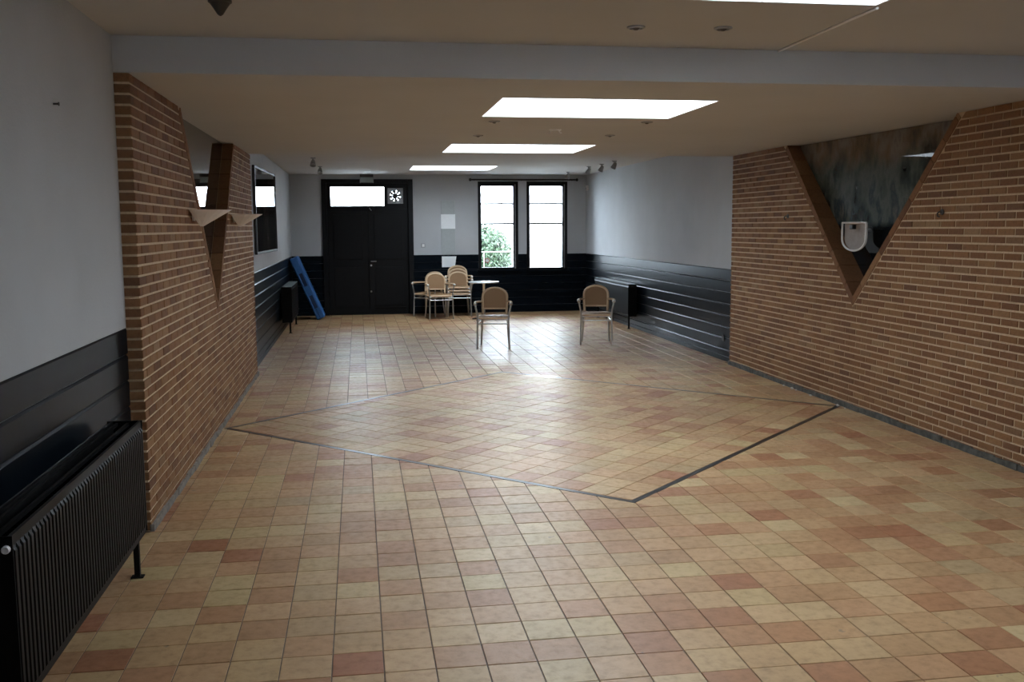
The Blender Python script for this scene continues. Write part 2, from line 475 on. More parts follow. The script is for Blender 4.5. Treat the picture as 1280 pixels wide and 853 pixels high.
wb_l = brick_wall('wall_left_brick', XLB, 1, YS, YE_L, YC_L, AP_L, 'tan brick wall with a V shaped niche and two triangular wall lamps')
# skirting strips along the bricks
def skirting(name, xf, sgn, y0, y1, hgt, mat, label):
    mb = MB(); n = int((y1-y0)/.12); pts = []
    for i in range(n):
        a, b = y0+(y1-y0)*i/n, y0+(y1-y0)*(i+1)/n
        hh = hgt*random.uniform(.8, 1.15); tt = random.uniform(.010, .018)
        mb.box(min(xf-sgn*.01, xf+sgn*tt), max(xf-sgn*.01, xf+sgn*tt), a, b, -.004, hh)
    return struct(mb.build(name, mat), label)
skirting('baseboard_right', XRB, -1, YS, YE_R, .045, TAR, 'grimy dark skirting strip at the foot of the brick wall with the painting')
skirting('baseboard_left', XLB, 1, YS, YE_L, .04, TARL, 'grey cement skirting at the foot of the brick wall with the wall lamps')
# crumbs of loose plaster at the skirting
for i, (y, s) in enumerate(((9.15, .03), (8.95, .045), (8.87, .028), (8.55, .035), (8.02, .04), (7.9, .022))):
    mb = MB(); pts = []
    for a in range(7):
        for b in range(4):
            th, ph = 2*math.pi*a/7, math.pi*(b+.5)/4; r = s*.5*random.uniform(.7, 1.2)
            pts.append((r*math.sin(ph)*math.cos(th)*.6, r*math.sin(ph)*math.sin(th)*1.3, r*math.cos(ph)*.5))
    bm = bmesh.new(); [bm.verts.new(q) for q in pts]; bmesh.ops.convex_hull(bm, input=bm.verts)
    me = bpy.data.meshes.new('plaster_crumb'); bm.to_mesh(me); bm.free(); me.materials.append(RUBBLE)
    zmin = min(v.co.z for v in me.vertices)
    tag(obj('plaster_crumb', me, None, (XRB-.035-s*.4, y, .0005-zmin)), 'pale crumb of plaster lying at the foot of the brick wall', 'crumb', 'plaster crumbs along the dark skirting')
# panels at the back of the niches
def niche_panel(name, x, yc, apex, mat, label, sgn, tilt=0):
    hv = ZC-apex-.01
    q = [(yc, apex+.004), (yc+hv, ZC-.004), (yc-hv, ZC-.004)]
    a, b = sorted((0, -sgn*.02)); q = [(u-yc, v) for u, v in q]
    o = tag(MB().prism(q, 0, a, b).build(name, mat, None, (x, yc, 0)), label, 'painting'); o.rotation_euler = (0, 0, tilt); return o
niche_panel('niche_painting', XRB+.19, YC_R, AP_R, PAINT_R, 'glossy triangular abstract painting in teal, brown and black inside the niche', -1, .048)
niche_panel('triangular_picture', XLB-.095, YC_L, AP_L, PAINT_L, 'dark reflective triangular panel at the back of the niche between wall lamps', 1)

# ------------------------------------------------------------------ plaster walls with board wainscot
def grid_wall(axis_fixed, f0, f1, u0, u1, z0, z1, holes):
    us = sorted({u0, u1, *[h[0] for h in holes], *[h[1] for h in holes]}); zs = sorted({z0, z1, *[h[2] for h in holes], *[h[3] for h in holes]})
    mb = MB()
    for a, b in zip(us, us[1:]):
        for c, d in zip(zs, zs[1:]):
            if any(h[0]-1e-6 <= a and b <= h[1]+1e-6 and h[2]-1e-6 <= c and d <= h[3]+1e-6 for h in holes): continue
            if axis_fixed == 1: mb.box(a, b, f0, f1, c, d)
            elif axis_fixed == 0: mb.box(f0, f1, a, b, c, d)
            else: mb.box(a, b, c, d, f0, f1)
    return mb
NB = 8; BH = ZW/NB
def side_boards(wall, x, sgn, y0, y1):
    for k in range(NB):
        z0, z1 = k*BH+.004, (k+1)*BH-.004
        if k == NB-1: z1 = ZW
        a, b = sorted((x-sgn*.02, x+sgn*(.0+random.uniform(0, .0015))))
        xi, xo = x-sgn*.02, x+sgn*random.uniform(0, .0015)
        q = [(xi, z0), (xo, z0), (xo, z1-.010), (xo-sgn*.008, z1), (xi, z1)]
        MB().prism(q, 1, y0, y1).build('board', BOARD, wall)
    a, b = sorted((x-sgn*.02, x+sgn*.014)); MB().box(a, b, y0, y1, -.002, .055).build('skirting_board', BOARD, wall, bevel=.003)
def side_wall(name, x, sgn, y0, y1, label):
    xo = x - sgn*.25
    a, b = sorted((x, xo)); mb = MB().box(a, b, y0, y1, ZW, 2.95)
    a, b = sorted((x-sgn*.012, xo)); mb.box(a, b, y0, y1, -.05, ZW)
    w = struct(mb.build(name, PLASTER), label); side_boards(w, x, sgn, y0, y1); return w
wl = side_wall('wall_left', XLW, 1, YF, YS+.003, 'white textured plaster above black boards behind the long radiator')
wl2 = side_wall('wall_left', XLW, 1, YE_L-.003, YB, 'white plaster wall above dark boards with a dark framed picture')
wr = side_wall('wall_right', XRW, -1, YE_R-.003, YB, 'white plaster wall above dark blue-black boards and a dark radiator')
wr2 = side_wall('wall_right', XRW, -1, YF, YS+.003, 'white plaster wall above black boards beside the brick wall')
struct(grid_wall(1, YF-.25, YF, XLW-.3, XRW+.3, -.05, 2.95, [(1.1, 2.1, 1.45, 2.1)]).build('wall_front', PLASTER), 'white plaster end wall with one small window, facing the door')
# outer shells behind the brick
struct(MB().box(XLB-.32, XLB-.235, YS-.02, YE_L+.02, -.05, 2.95).build('wall_left_outer', PLASTER), 'plaster backing behind the brick wall with lamps')
struct(MB().box(XRB+.30, XRB+.40, YS-.02, YE_R+.02, -.05, 2.95).build('wall_right_outer', PLASTER), 'plaster backing behind the brick wall with the painting')

DX0, DX1, DZ1 = -.615, 1.0, 2.473
WIN = [(2.227, 2.986, .80, 2.445), (3.147, 3.928, .79, 2.445)]
holes = [(DX0, DX1, -.05, DZ1)] + [w for w in WIN]
mb = grid_wall(1, YB, YB+.24, XLW-.25, XRW+.25, ZW, 2.75, [(h[0], h[1], max(h[2], ZW), h[3]) for h in holes])
mb2 = grid_wall(1, YB+.012, YB+.24, XLW-.25, XRW+.25, -.05, ZW, [(h[0], h[1], h[2], ZW) for h in holes])
o = len(mb.v); mb.v += mb2.v; mb.f += [[i+o for i in f] for f in mb2.f]; mb.sm += mb2.sm
wb = struct(mb.build('wall_back', PLASTER), 'white plaster end wall with black door, two windows and black boards')
for k in range(NB):
    z0, z1 = k*BH+.003, (k+1)*BH-.003
    if k == NB-1: z1 = ZW
    for a, b in ((XLW, DX0), (DX1, WIN[0][0]), (WIN[0][1], WIN[1][0]), (WIN[1][1], XRW)):
        if k*BH >= .78: MB().box(a, b, YB-.001, YB+.02, z0, z1).build('board', BOARD, wb)
    if (k+1)*BH < .81:
        for a, b in ((XLW, DX0), (DX1, XRW)): MB().box(a, b, YB-.001, YB+.02, z0, z1).build('board', BOARD, wb)
    elif k*BH < .78:
        MB().box(XLW, DX0, YB-.001, YB+.02, z0, z1).build('board', BOARD, wb)
        MB().box(DX1, XRW, YB-.001, YB+.02, z0, .79).build('board', BOARD, wb, bevel=.003)
        for a, b in ((DX1, WIN[0][0]), (WIN[0][1], WIN[1][0]), (WIN[1][1], XRW)): MB().box(a, b, YB-.001, YB+.02, .792, z1).build('board', BOARD, wb, bevel=.002)
for a, b in ((XLW, DX0), (DX1, XRW)): MB().box(a, b, YB-.012, YB+.01, -.002, .055).build('skirting_board', BOARD, wb, bevel=.003)

# ------------------------------------------------------------------ ceiling: high, low over the bricks, high again
SK = [(1.04, 2.31, 3.12, 4.20, ZN), (.89, 2.295, 6.07, 7.11, ZC), (.895, 2.325, 9.45, 10.52, ZC), (.882, 2.254, 15.72, 16.93, ZN)]
def ceil(z, y0, y1, hs, label):
    mb = MB(); mbx = grid_wall(2, z, z+.30, XLW-.3, XRW+.3, y0, y1, [(h[0], h[1], h[2], h[3]) for h in hs])
    return struct(mbx.build('ceiling', CEIL), label)
ceil(ZN, YF-.2, YS, SK[:1], 'raised white ceiling above the long black radiator')
ceil(ZC, YS, YE, SK[1:3], 'lowered white ceiling between the two brick walls with two skylights')
ceil(ZN, YE, YB+.24, SK[3:], 'raised white ceiling in front of the black door and windows')
for i, (x0, x1, y0, y1, z) in enumerate(SK):
    lab = ['daylit rectangular skylight in the raised ceiling with a white conduit at its corner',
           'daylit rectangular skylight next to the ceiling step, over the tile diamond',
           'daylit rectangular skylight in the lowered ceiling, farther from the ceiling step',
           'daylit rectangular skylight in the raised ceiling in front of the black door'][i]
    t = thing('skylight', lab, 'skylight', ((x0+x1)/2, (y0+y1)/2, z), 0, 'skylights along the ceiling')
    hx, hy = (x1-x0)/2, (y1-y0)/2
    MB().box(-hx+.013, hx-.013, -hy+.013, hy-.013, .262, .272).build('diffuser', OPAL, t)
    fr = MB(); w = .012
    for a, b, c, d in ((-hx, hx, -hy, -hy+w), (-hx, hx, hy-w, hy), (-hx, -hx+w, -hy+w, hy-w), (hx-w, hx, -hy+w, hy-w)): fr.box(a, b, c, d, .001, .275)
    fr.build('shaft_lining', WHITEP, t)
    MB().box(-hx-.05, hx+.05, -hy-.05, hy+.05, .302, .33).build('cover', WHITEP, t)
tag(MB().tube([(2.318, 4.21, ZN-.006), (2.325, 4.8, ZN-.006), (2.335, YS-.003, ZN-.006)], .007, 6).build('ceiling_conduit', WHITEP), 'thin white conduit running from the skylight corner to the ceiling step', 'conduit')

# ------------------------------------------------------------------ ceiling fittings
def downlight(x, y, z, label, grp, r=.045):
    t = thing('recessed_downlight', label, 'downlight', (x, y, z), 0, grp)
    MB().lathe([(r, 0), (r, -.006), (r*.72, -.010), (r*.66, -.003), (r*.66, 0)], n=20).build('trim_ring', GREYP, t)
    MB().lathe([(r*.64, -.0005), (r*.5, -.004), (r*.2, -.016), (.001, -.017)], n=16).build('bulb', DARKP, t)
for x, y, l in ((1.367, 4.775, 'farther from the white conduit'), (1.80, 4.743, 'closer to the white conduit')):
    downlight(x, y, ZN, 'small round downlight before the ceiling step, '+l, 'downlights by the ceiling step')
for x, y, l in ((1.03, 7.40, 'by the skylight next to the ceiling step, on the wall lamp side'), (1.045, 8.53, 'by the middle lowered ceiling, on the wall lamp side, away from the step'),
                (2.185, 8.42, 'in the lowered ceiling, on the painting side, away from the step'), (2.19, 7.33, 'by the skylight next to the ceiling step, on the painting side')):
    downlight(x, y, ZC, 'round downlight '+l.replace('by the middle lowered ceiling', 'in the lowered ceiling'), 'four downlights over the tile diamond')
t = thing('ceiling_hook_plate', 'tiny pale ceiling plate with two hooks in the middle of four downlights', 'hook', (1.61, 7.98, ZC))
MB().box(-.05, .05, -.015, .015, -.006, 0).build('plate', WHITEP, t, bevel=.002)
for s in (-1, 1): MB().tube([(s*.035, 0, -.004), (s*.035, 0, -.02), (s*.045, 0, -.03), (s*.055, 0, -.022)], .004, 6).build('hook', ALU, t)
def ceiling_spot(x, y, z, label, grp, ang):
    t = thing('ceiling_spotlight', label, 'spotlight', (x, y, z), ang, grp)
    MB().lathe([(.035, 0), (.035, -.012), (.012, -.014), (.010, -.045)], n=14).build('mount', GREYP, t)
    c = MB().lathe([(.018, .04), (.028, .02), (.042, -.05), (.036, -.045), (.001, -.03)], n=16).build('lamp_head', GREYP, t, (0, .0, -.065))
    c.rotation_euler = (.5, .25, 0)
for x, y, l in ((3.725, 15.7, 'second from the windows'), (3.785, 15.09, 'third from the windows'), (3.794, 14.35, 'farthest from the windows'), (3.73, 17.3, 'closest to the windows')):
    ceiling_spot(x, y, ZN, 'small grey ceiling spotlight in the row above the dark radiator, '+l, 'spotlights beside the wall right of the windows', .3)
for x, y, l in ((-.585, 14.0, 'beside the dark glossy picture'), (-.56, 15.9, 'between the dark picture and the black door')):
    ceiling_spot(x, y, ZN, 'small grey ceiling spotlight '+l, 'spotlights beside the wall with the dark picture', 2.6)
t = thing('ceiling_sensor', 'small dark cone shaped lamp under the raised ceiling above the long radiator', 'lamp', (-.556, 4.45, ZN))
MB().lathe([(.05, 0), (.05, -.01), (.044, -.014)], n=18).build('base', DARKP, t)
MB().lathe([(.043, -.014), (.03, -.032), (.012, -.06), (.004, -.066)], n=18).build('cone', DARKP, t)

# ------------------------------------------------------------------ door with transom and fan
YD = YB+.02
d1 = obj('door_1', None, None, (0, 0, 0)); struct(d1, 'tall black door with a glazed transom above')
TR = (-.482, .508, 1.99, 2.358); FAN = (.565, .835, 2.045, 2.318)
grid_wall(1, YD+.01, YD+.07, DX0+.07, DX1-.07, 1.945, DZ1-.06, [TR, FAN]).build('transom_rail', DOORP, d1)
fr = MB()
for a, b, c, d in ((DX0-.02, DX0+.07, 0, DZ1+.01), (DX1-.07, DX1+.02, 0, DZ1+.01), (DX0+.07, DX1-.07, DZ1-.06, DZ1+.01)): fr.box(a, b, YD-.05, YD+.12, c, d)
fr.build('door_frame', DOORP, d1, bevel=.004)
for a, b in ((DX0+.075, .19), (.196, DX1-.075)):
    lf = MB().box(a, b, YD+.012, YD+.055, .012, 1.94).build('door_leaf', DOORP, d1, bevel=.003)
    w = b-a
    for z0, z1 in ((.16, .88), (1.02, 1.84)):
        MB().box(a+w*.14, b-w*.14, YD+.004, YD+.02, z0, z1).build('door_panel', DOORP, lf, bevel=.005)
    if a > 0:
        MB().box(a+.1, b-.06, YD-.004, YD+.012, .10, .135).build('weather_bar', RADP, lf)
        hd = MB().tube([(.235, YD+.01, .987), (.235, YD-.04, .987), (.25, YD-.05, .987), (.33, YD-.05, .987)], .009, 8).build('handle', ALU, lf)
        MB().lathe([(.018, 0), (.018, .006), (.006, .007), (.006, .012)], (.235, YD-.002, .91), 12, 1).build('keyhole_plate', ALU, lf)
        MB().lathe([(.012, -.02), (.018, -.012), (.018, 0), (.008, .012)], (.225, YD-.004, .43), 12, 1).build('bolt_knob', ALU, lf)
MB().box(DX0+.02, DX1-.02, YD+.056, YD+.075, 0, 1.95).build('gap_light_backing', DOORP, d1)  # added panel behind the leaves, blocks light through their gaps
MB().box(DX0+.06, DX1-.06, YD-.01, YD+.08, -.004, .012).build('threshold', DOORP, d1)  # strip added to close the light gap under the leaves
MB().box(TR[0], TR[1], YD+.035, YD+.041, TR[2], TR[3]).build('transom_pane', GLASS, d1)
tf = MB(); w = .012
for a, b, c, d in ((TR[0], TR[1], TR[2], TR[2]+w), (TR[0], TR[1], TR[3]-w, TR[3]), (TR[0], TR[0]+w, TR[2], TR[3]), (TR[1]-w, TR[1], TR[2], TR[3])): tf.box(a, b, YD+.002, YD+.034, c, d)
tf.build('transom_bead', DOORP, d1)
MB().tube([(.23, YD+.008, 1.96), (.23, YD-.03, 1.95), (.26, YD-.05, 1.915)], .008, 6).build('transom_latch', ALU, d1)
t = thing('extractor_fan', 'small square extractor fan set beside the bright door transom', 'fan', (.70, YD+.03, 2.1815))
hw, hr = .142, .098
ring = MB(); nseg = 32
for i in range(nseg):
    a0, a1 = 2*math.pi*i/nseg, 2*math.pi*(i+1)/nseg
    def sq(a):
        c, s = math.cos(a), math.sin(a); k = hw/max(abs(c), abs(s)); return (c*k, s*k)
    q = [(hr*math.cos(a0), hr*math.sin(a0)), sq(a0), sq(a1), (hr*math.cos(a1), hr*math.sin(a1))]
    ring.prism(q, 1, -.045, -.021)
ring.build('housing', GREYP, t)
MB().lathe([(.040, -.02), (.05, -.012), (.05, .02)], n=20, axis=1).build('hub', BLACKP, t)
for i in range(8):
    a = 2*math.pi*i/8+.2; bw = (.30, .22, .33, .26, .30, .24, .34, .28)[i]
    q = [(math.cos(a-.36)*.045, math.sin(a-.36)*.045), (math.cos(a-bw)*.112, math.sin(a-bw)*.112), (math.cos(a+bw)*.112, math.sin(a+bw)*.112), (math.cos(a+.36)*.045, math.sin(a+.36)*.045)]
    MB().prism(q, 1, -.004, .004).build('blade', BLACKP, t)
t = thing('emergency_light', 'clear grey emergency exit light box above the black door', 'emergency light', (.185, YB-.10, ZN))
MB().box(-.12, .12, -.05, .05, -.055, -.0005).build('housing', DARKP, t, bevel=.006)
MB().box(-.115, .115, -.012, .012, -.15, -.05).build('acrylic_sign', ACRYL, t, bevel=.003)
for s in (-1, 1): MB().box(s*.115-.008, s*.115+.008, -.016, .016, -.155, -.05).build('side_clip', GREYP, t)

# ------------------------------------------------------------------ windows
for i, (x0, x1, z0, z1) in enumerate(WIN):
    w = obj('window_%d' % (i+1), None, None, (0, 0, 0))
    struct(w, ['tall black framed window next to the pinned notice, showing green leaves', 'tall black framed window next to the corner, showing white facade'][i])
    gx0, gx1, gz0, gz1 = x0+.06, x1-.095, z0+.045, z1-.085
    fr = grid_wall(1, YB-.012, YB+.14, x0+.001, x1-.001, z0+.001, z1-.001, [(gx0, gx1, gz0, gz1)]); fr.build('window_frame', DOORP, w)
    MB().box(gx1+.028, gx1+.042, YB-.022, YB-.011, gz0-.02, gz1+.03).build('frame_moulding', GREYP, w, bevel=.003)
    MB().box(x0-.03, x1+.03, YB-.05, YB+.01, z0-.03, z0).build('window_sill', BOARD, w, bevel=.004)
    bars = (1.663, 2.034)
    zz = [gz0, bars[0], bars[1], gz1]
    for k in range(3):
        MB().box(gx0, gx1, YB+.075, YB+.08, zz[k]+(.012 if k else 0), zz[k+1]-(.012 if k < 2 else 0)).build('pane', GLASS, w)
    for b in bars: MB().box(gx0, gx1, YB+.055, YB+.10, b-.016, b+.016).build('glazing_bar', DOORP, w, bevel=.003)
    if i == 0:
        MB().tube([(2.66, YB+.05, 2.045), (2.67, YB+.03, 2.06), (2.67, YB+.03, 2.10)], .007, 6).build('latch', GREYP, w)
        mbs = MB().lathe([(.05, 0), (.05, .003)], (2.40, YB+.07, .975), 20, 1)
        st = mbs.build('sticker', simple('pale_red_sticker', (.45, .16, .12), .6), w)
        MB().lathe([(.034, -.002), (.034, .0)], (2.40, YB+.07, .975), 20, 1).build('sticker_centre', PAPER, st)
w = struct(obj('window_3', None), 'small white framed window in the end wall opposite the door')
grid_wall(1, YF-.14, YF-.02, 1.1, 2.1, 1.45, 2.1, [(1.15, 1.585, 1.5, 2.05), (1.615, 2.05, 1.5, 2.05)]).build('window_frame', WHITEP, w)
for a, b in ((1.15, 1.585), (1.615, 2.05)): MB().box(a, b, YF-.08, YF-.075, 1.5, 2.05).build('pane', GLASS, w)
t = thing('curtain_rod', 'thin black curtain rod mounted across both tall windows', 'curtain rod', (3.087, YB-.07, 2.475))
MB().tube([(-1.0, 0, 0), (1.0, 0, 0)], .016, 10).build('rod', BLACKP, t)
for s in (-1, 1): MB().lathe([(.016, -.02), (.028, -.005), (.028, .012), (.012, .025)], (s*1.01, 0, 0), 12, 0).build('finial', BLACKP, t)
for x in (-.93, -.04, .93): MB().tube([(x, 0, 0), (x, .04, -.004), (x, .0695, -.01)], .009, 8).build('bracket', BLACKP, t)

# ------------------------------------------------------------------ things on the end wall
t = thing('notice_board', 'narrow grey acrylic panel with a white sheet on the plaster wall', 'notice board', (1.665, YB-.001, 1.60))
MB().box(-.13, .13, -.012, 0, -.49, .49).build('panel', simple('pale_grey_acrylic', (.40, .43, .44), .3, var=.04), t, bevel=.003)
MB().box(-.133, .133, -.0135, -.0125, -.025, .242).build('sheet', PAPER, t)
tag(MB().prism([(-.135, -.10), (.105, -.10), (.138, .10), (-.135, .10)], 1, -.004, -.002).build('paper_notice', PAPER, None, (1.675, YB-.001, .962)), 'white paper notice on the black boards above the stacked chairs', 'paper')
t = thing('light_switch', 'small grey light switch on plaster between door and notice panel', 'light switch', (1.198, YB, 1.27))
MB().box(-.04, .04, -.01, -.0005, -.04, .04).build('plate', GREYP, t, bevel=.004)
MB().box(-.022, .022, -.015, -.009, -.025, .025).build('rocker', WHITEP, t, bevel=.002)
t = thing('wall_sensor', 'tiny white alarm sensor high on the wall in the corner by windows', 'sensor', (XRW, 18.12, 2.32))
MB().box(-.045, -.0005, -.03, .03, -.05, .05).build('housing', WHITEP, t, bevel=.01)
MB().box(-.05, -.044, -.018, .018, -.03, 0).build('lens', GREYP, t, bevel=.003)
t = thing('wall_socket', 'small black round socket on dark boards beside the brick wall', 'socket', (XRW-.002, 11.1, .27))
MB().lathe([(.04, -.012), (.04, -.0005)], n=20, axis=0).build('plate', BLACKP, t)
MB().lathe([(.024, -.0145), (.026, -.0118)], n=16, axis=0).build('insert', DARKP, t)
tag(MB().lathe([(.001, .0), (.004, .001), (.004, .02), (.008, .021), (.008, .024)], (0, 0, 0), 8, 0).build('wall_nail', BLACKP, None, (XLW, 4.256, 2.103)), 'small dark nail in the white plaster above the long radiator', 'nail')

# dark picture on the left wall
t = thing('wall_picture', 'large dark glossy picture in a black frame on the white wall', 'picture', (XLW+.04, 12.85, 1.815), -.035)
MB().box(.0005, .02, -1.0, 1.0, -.5, .5).build('canvas', PAINT_F, t)
fr = MB(); w = .03
for a, b, c, d in ((-1.02, 1.02, -.52, -.49), (-1.02, 1.02, .49, .52), (-1.02, -.99, -.49, .49), (.99, 1.02, -.49, .49)): fr.box(.0005, .032, a, b, c, d)
fr.build('frame', BLACKP, t, bevel=.003)

# ------------------------------------------------------------------ wall lamps
def wedge_lamp(y, label):
    t = thing('wall_lamp', label, 'wall lamp', (XLB, y, 1.73), 0, 'triangular lamps on the brick wall')
    mb = MB(); n = 10; top_ = [(0.002, -.17, 0)]
    for i in range(n+1):
        a = -math.pi/2+math.pi*i/n
        top_.append((.04+.225*max(0, math.cos(a))**.8, .17*math.sin(a), 0))
    top_.append((0.002, .17, 0))
    ins = [(max(.006, q[0]-.008) if q[0] > .05 else q[0]+.006, q[1]*.93, -.001) for q in top_]
    m = len(top_)
    bot = [(.05+.02*math.cos(-math.pi/2+math.pi*i/(m-1)), .02*math.sin(-math.pi/2+math.pi*i/(m-1)), -.112) for i in range(m)]
    deep = [(.06, q[1]*.3, -.085) for q in ins]
    vs = top_+bot+ins+deep
    fs = []
    for i in range(m):
        j = (i+1) % m
        fs += [(i, j, m+j, m+i), (i, 2*m+i, 2*m+j, j), (2*m+i, 3*m+i, 3*m+j, 2*m+j)]
    fs += [tuple(range(m, 2*m)), tuple(range(4*m-1, 3*m-1, -1))]
    mb.add(vs, fs).build('shade', SHADE, t)
    MB().box(.0, .012, -.035, .035, -.075, -.02).build('wall_plate', SHADE, t)
    MB().lathe([(.016, -.05), (.022, -.03), (.016, -.012)], (.085, 0, 0), 10).build('bulb', WHITEP, t)
    return t
wedge_lamp(7.06, 'beige triangular wall lamp on brick on the radiator side of the niche')
wedge_lamp(9.28, 'beige triangular wall lamp on brick on the dark picture side of the niche')
# shield lamp in the right niche
t = thing('shield_lamp', 'white rimmed shield shaped wall lamp hanging in the painted niche', 'wall lamp', (XRB+.02, 7.97, 1.507))
out = []; W2, H1 = .205, .112
for i in range(25):
    a = math.pi*i/24
    out.append((W2*math.cos(a), -.01-.118*max(0, math.sin(a))**.8))
out = [(W2*1.0, H1)] + [(x*(1.0), z) for x, z in out] + [(-W2*1.0, H1)]
rim = [(0, y, z) for y, z in out]
# resample top edge
MB().tube(rim + [(0, -W2*.33, H1), (0, W2*.33, H1)], .009, 8, closed=True).build('rim', WHITEP, t)
fan_pts = [(.02, y*.97, z*.97) for y, z in out]; cpt = (.05, 0, 0)
mid = [(.05, y*.6, z*.6) for y, z in out]
m = len(out); vs = fan_pts+mid+[cpt]
fs = [(i, (i+1) % m, m+(i+1) % m, m+i) for i in range(m)] + [(m+i, m+(i+1) % m, 2*m) for i in range(m)]
MB().add(vs, fs, True).build('dish', simple('grey_frosted_dish', (.34, .31, .29), .7, var=.1), t)
MB().box(-.004, .03, .015, .075, .055, .095).build('lamp_socket', BLACKP, t, bevel=.006)
MB().tube([(.05, 0, .05), (.16, 0, .05)], .012, 8).build('bracket', GREYP, t)
# empty lamp hooks on the right brick wall
for y, l in ((6.641, 'away from'), (9.254, 'towards')):
    t = thing('lamp_hook', 'small dark empty brick wall hook beside the painted niche, '+l+' the windows', 'hook', (XRB, y, 1.69), 0, 'empty hooks either side of the painted niche')
    MB().lathe([(.022, -.006), (.022, .0)], n=12, axis=0).build('rose', DARKP, t)
    MB().tube([(-.004, 0, 0), (-.03, 0, 0), (-.04, 0, -.012), (-.036, 0, -.03), (-.022, 0, -.034)], .006, 6).build('hook', DARKP, t)

# ------------------------------------------------------------------ radiators
TOP_SHEEN = simple('grey_radiator_top_sheen', (.17, .20, .21), .35, var=.1)  # grey stands for light reflected off the dark radiator tops
def radiator(xf, xw, sgn, y0, y1, z0, z1, label, legs, valve=False, pitch=.042, top_sheen=False):
    """xf front plane, xw wall side; sgn +1 when the room is on +x"""
    t = thing('panel_radiator', label, 'radiator', ((xf+xw)/2, (y0+y1)/2, 0))
    c = (xf+xw)/2; L = (y1-y0)/2; H = abs(xf-xw)/2; f = sgn
    def B(mb, a, b, *r): mb.box(min(a, b), max(a, b), *r); return mb
    # ribbed front panel
    prof = []; n = int(2*L/pitch); p = 2*L/n
    for i in range(n):
        y = -L+i*p
        prof += [(y, 0), (y+p*.12, .009), (y+p*.62, .009), (y+p*.74, 0)]
    prof.append((L, 0))
    def panel(base, s, name):
        mb = MB(); m = len(prof); zs = (z0, z0+.025, z0+.04, z1-.045, z1-.03, z1); amt = (0, 0, 1, 1, 0, 0)
        vs = [(base+s*(d*k), y, z) for z, k in zip(zs, amt) for y, d in prof]
        vs += [(base-s*.012, y, z) for z in (z0, z1) for y in (-L, L)]
        fs = [(r*m+i, r*m+i+1, (r+1)*m+i+1, (r+1)*m+i) for r in range(5) for i in range(m-1)]
        o = 6*m
        fs += [(o, o+1, o+3, o+2), (0, o, o+2, 5*m, 4*m, 3*m, 2*m, m), (m-1, 2*m-1, 3*m-1, 4*m-1, 5*m-1, 6*m-1, o+3, o+1)]
        fs += [tuple(range(5*m, 6*m)) + (o+3, o+2), tuple(range(m-1, -1, -1)) + (o, o+1)]
        return mb.add(vs, fs).build(name, RADP, t)
    panel(f*(H-.009), f, 'front_panel')
    panel(-f*(H-.035), -f, 'rear_panel')
    for k in range(int(2*L/.025)):
        pass
    fin = MB(); nf = int(2*L/.05)
    for k in range(nf):
        y = -L+.03+k*(2*L-.06)/(nf-1); B(fin, -f*(H-.05), f*(H-.022), y-.001, y+.001, z0+.03, z1-.06)
    fin.build('convector_fins', RADP, t)
    for y in (-L-.004, L-.002): B(MB(), -f*(H-.02), f*(H-.004), y, y+.006, z0+.005, z1+.002).build('side_cover', RADP, t)
    for dx in (-.30, .25): B(MB(), f*(H*dx-.006), f*(H*dx+.006), -L+.004, L-.004, z1-.02, z1-.006).build('top_rail', RADP, t)
    if top_sheen: B(MB(), -f*(H-.022), f*(H-.006), -L+.004, L-.004, z1+.001, z1+.008).build('top_sheen_plate', TOP_SHEEN, t)  # top cover plate, its grey carries the painted reflection
    for y in (-L+.08, L-.08): B(MB(), -f*H, -f*(H-.03), y-.02, y+.02, z0+.1, z1-.1).build('wall_bracket', RADP, t)
    for y in legs:
        lg = MB(); B(lg, f*(H-.055), f*(H-.03), y-.011, y+.011, .004, z0+.02); B(lg, f*(H-.07), f*(H-.015), y-.02, y+.02, 0, .006); lg.build('leg', RADP, t)
    if valve:
        MB().lathe([(.010, -.014), (.012, -.010), (.012, .0), (.006, .004)], (f*(H-.02), -L-.006, z1-.035), 12, 1).build('vent_plug', WHITEP, t)
    return t
radiator(-1.0, XLW+.02, 1, 2.93, 4.66, .195, .722, 'long black ribbed radiator on legs in front of black boards', (-.80, .80), True, .036)
radiator(4.12, XRW-.015, -1, 14.72, 16.9, .20, .70, 'dark radiator behind an armchair on the wall near windows', (-1.0, 1.0), top_sheen=True)
radiator(-1.01, XLW+.015, 1, 15.2, 16.8, .17, .71, 'dark radiator beside the leaning blue case', (-.7, .7), top_sheen=True)

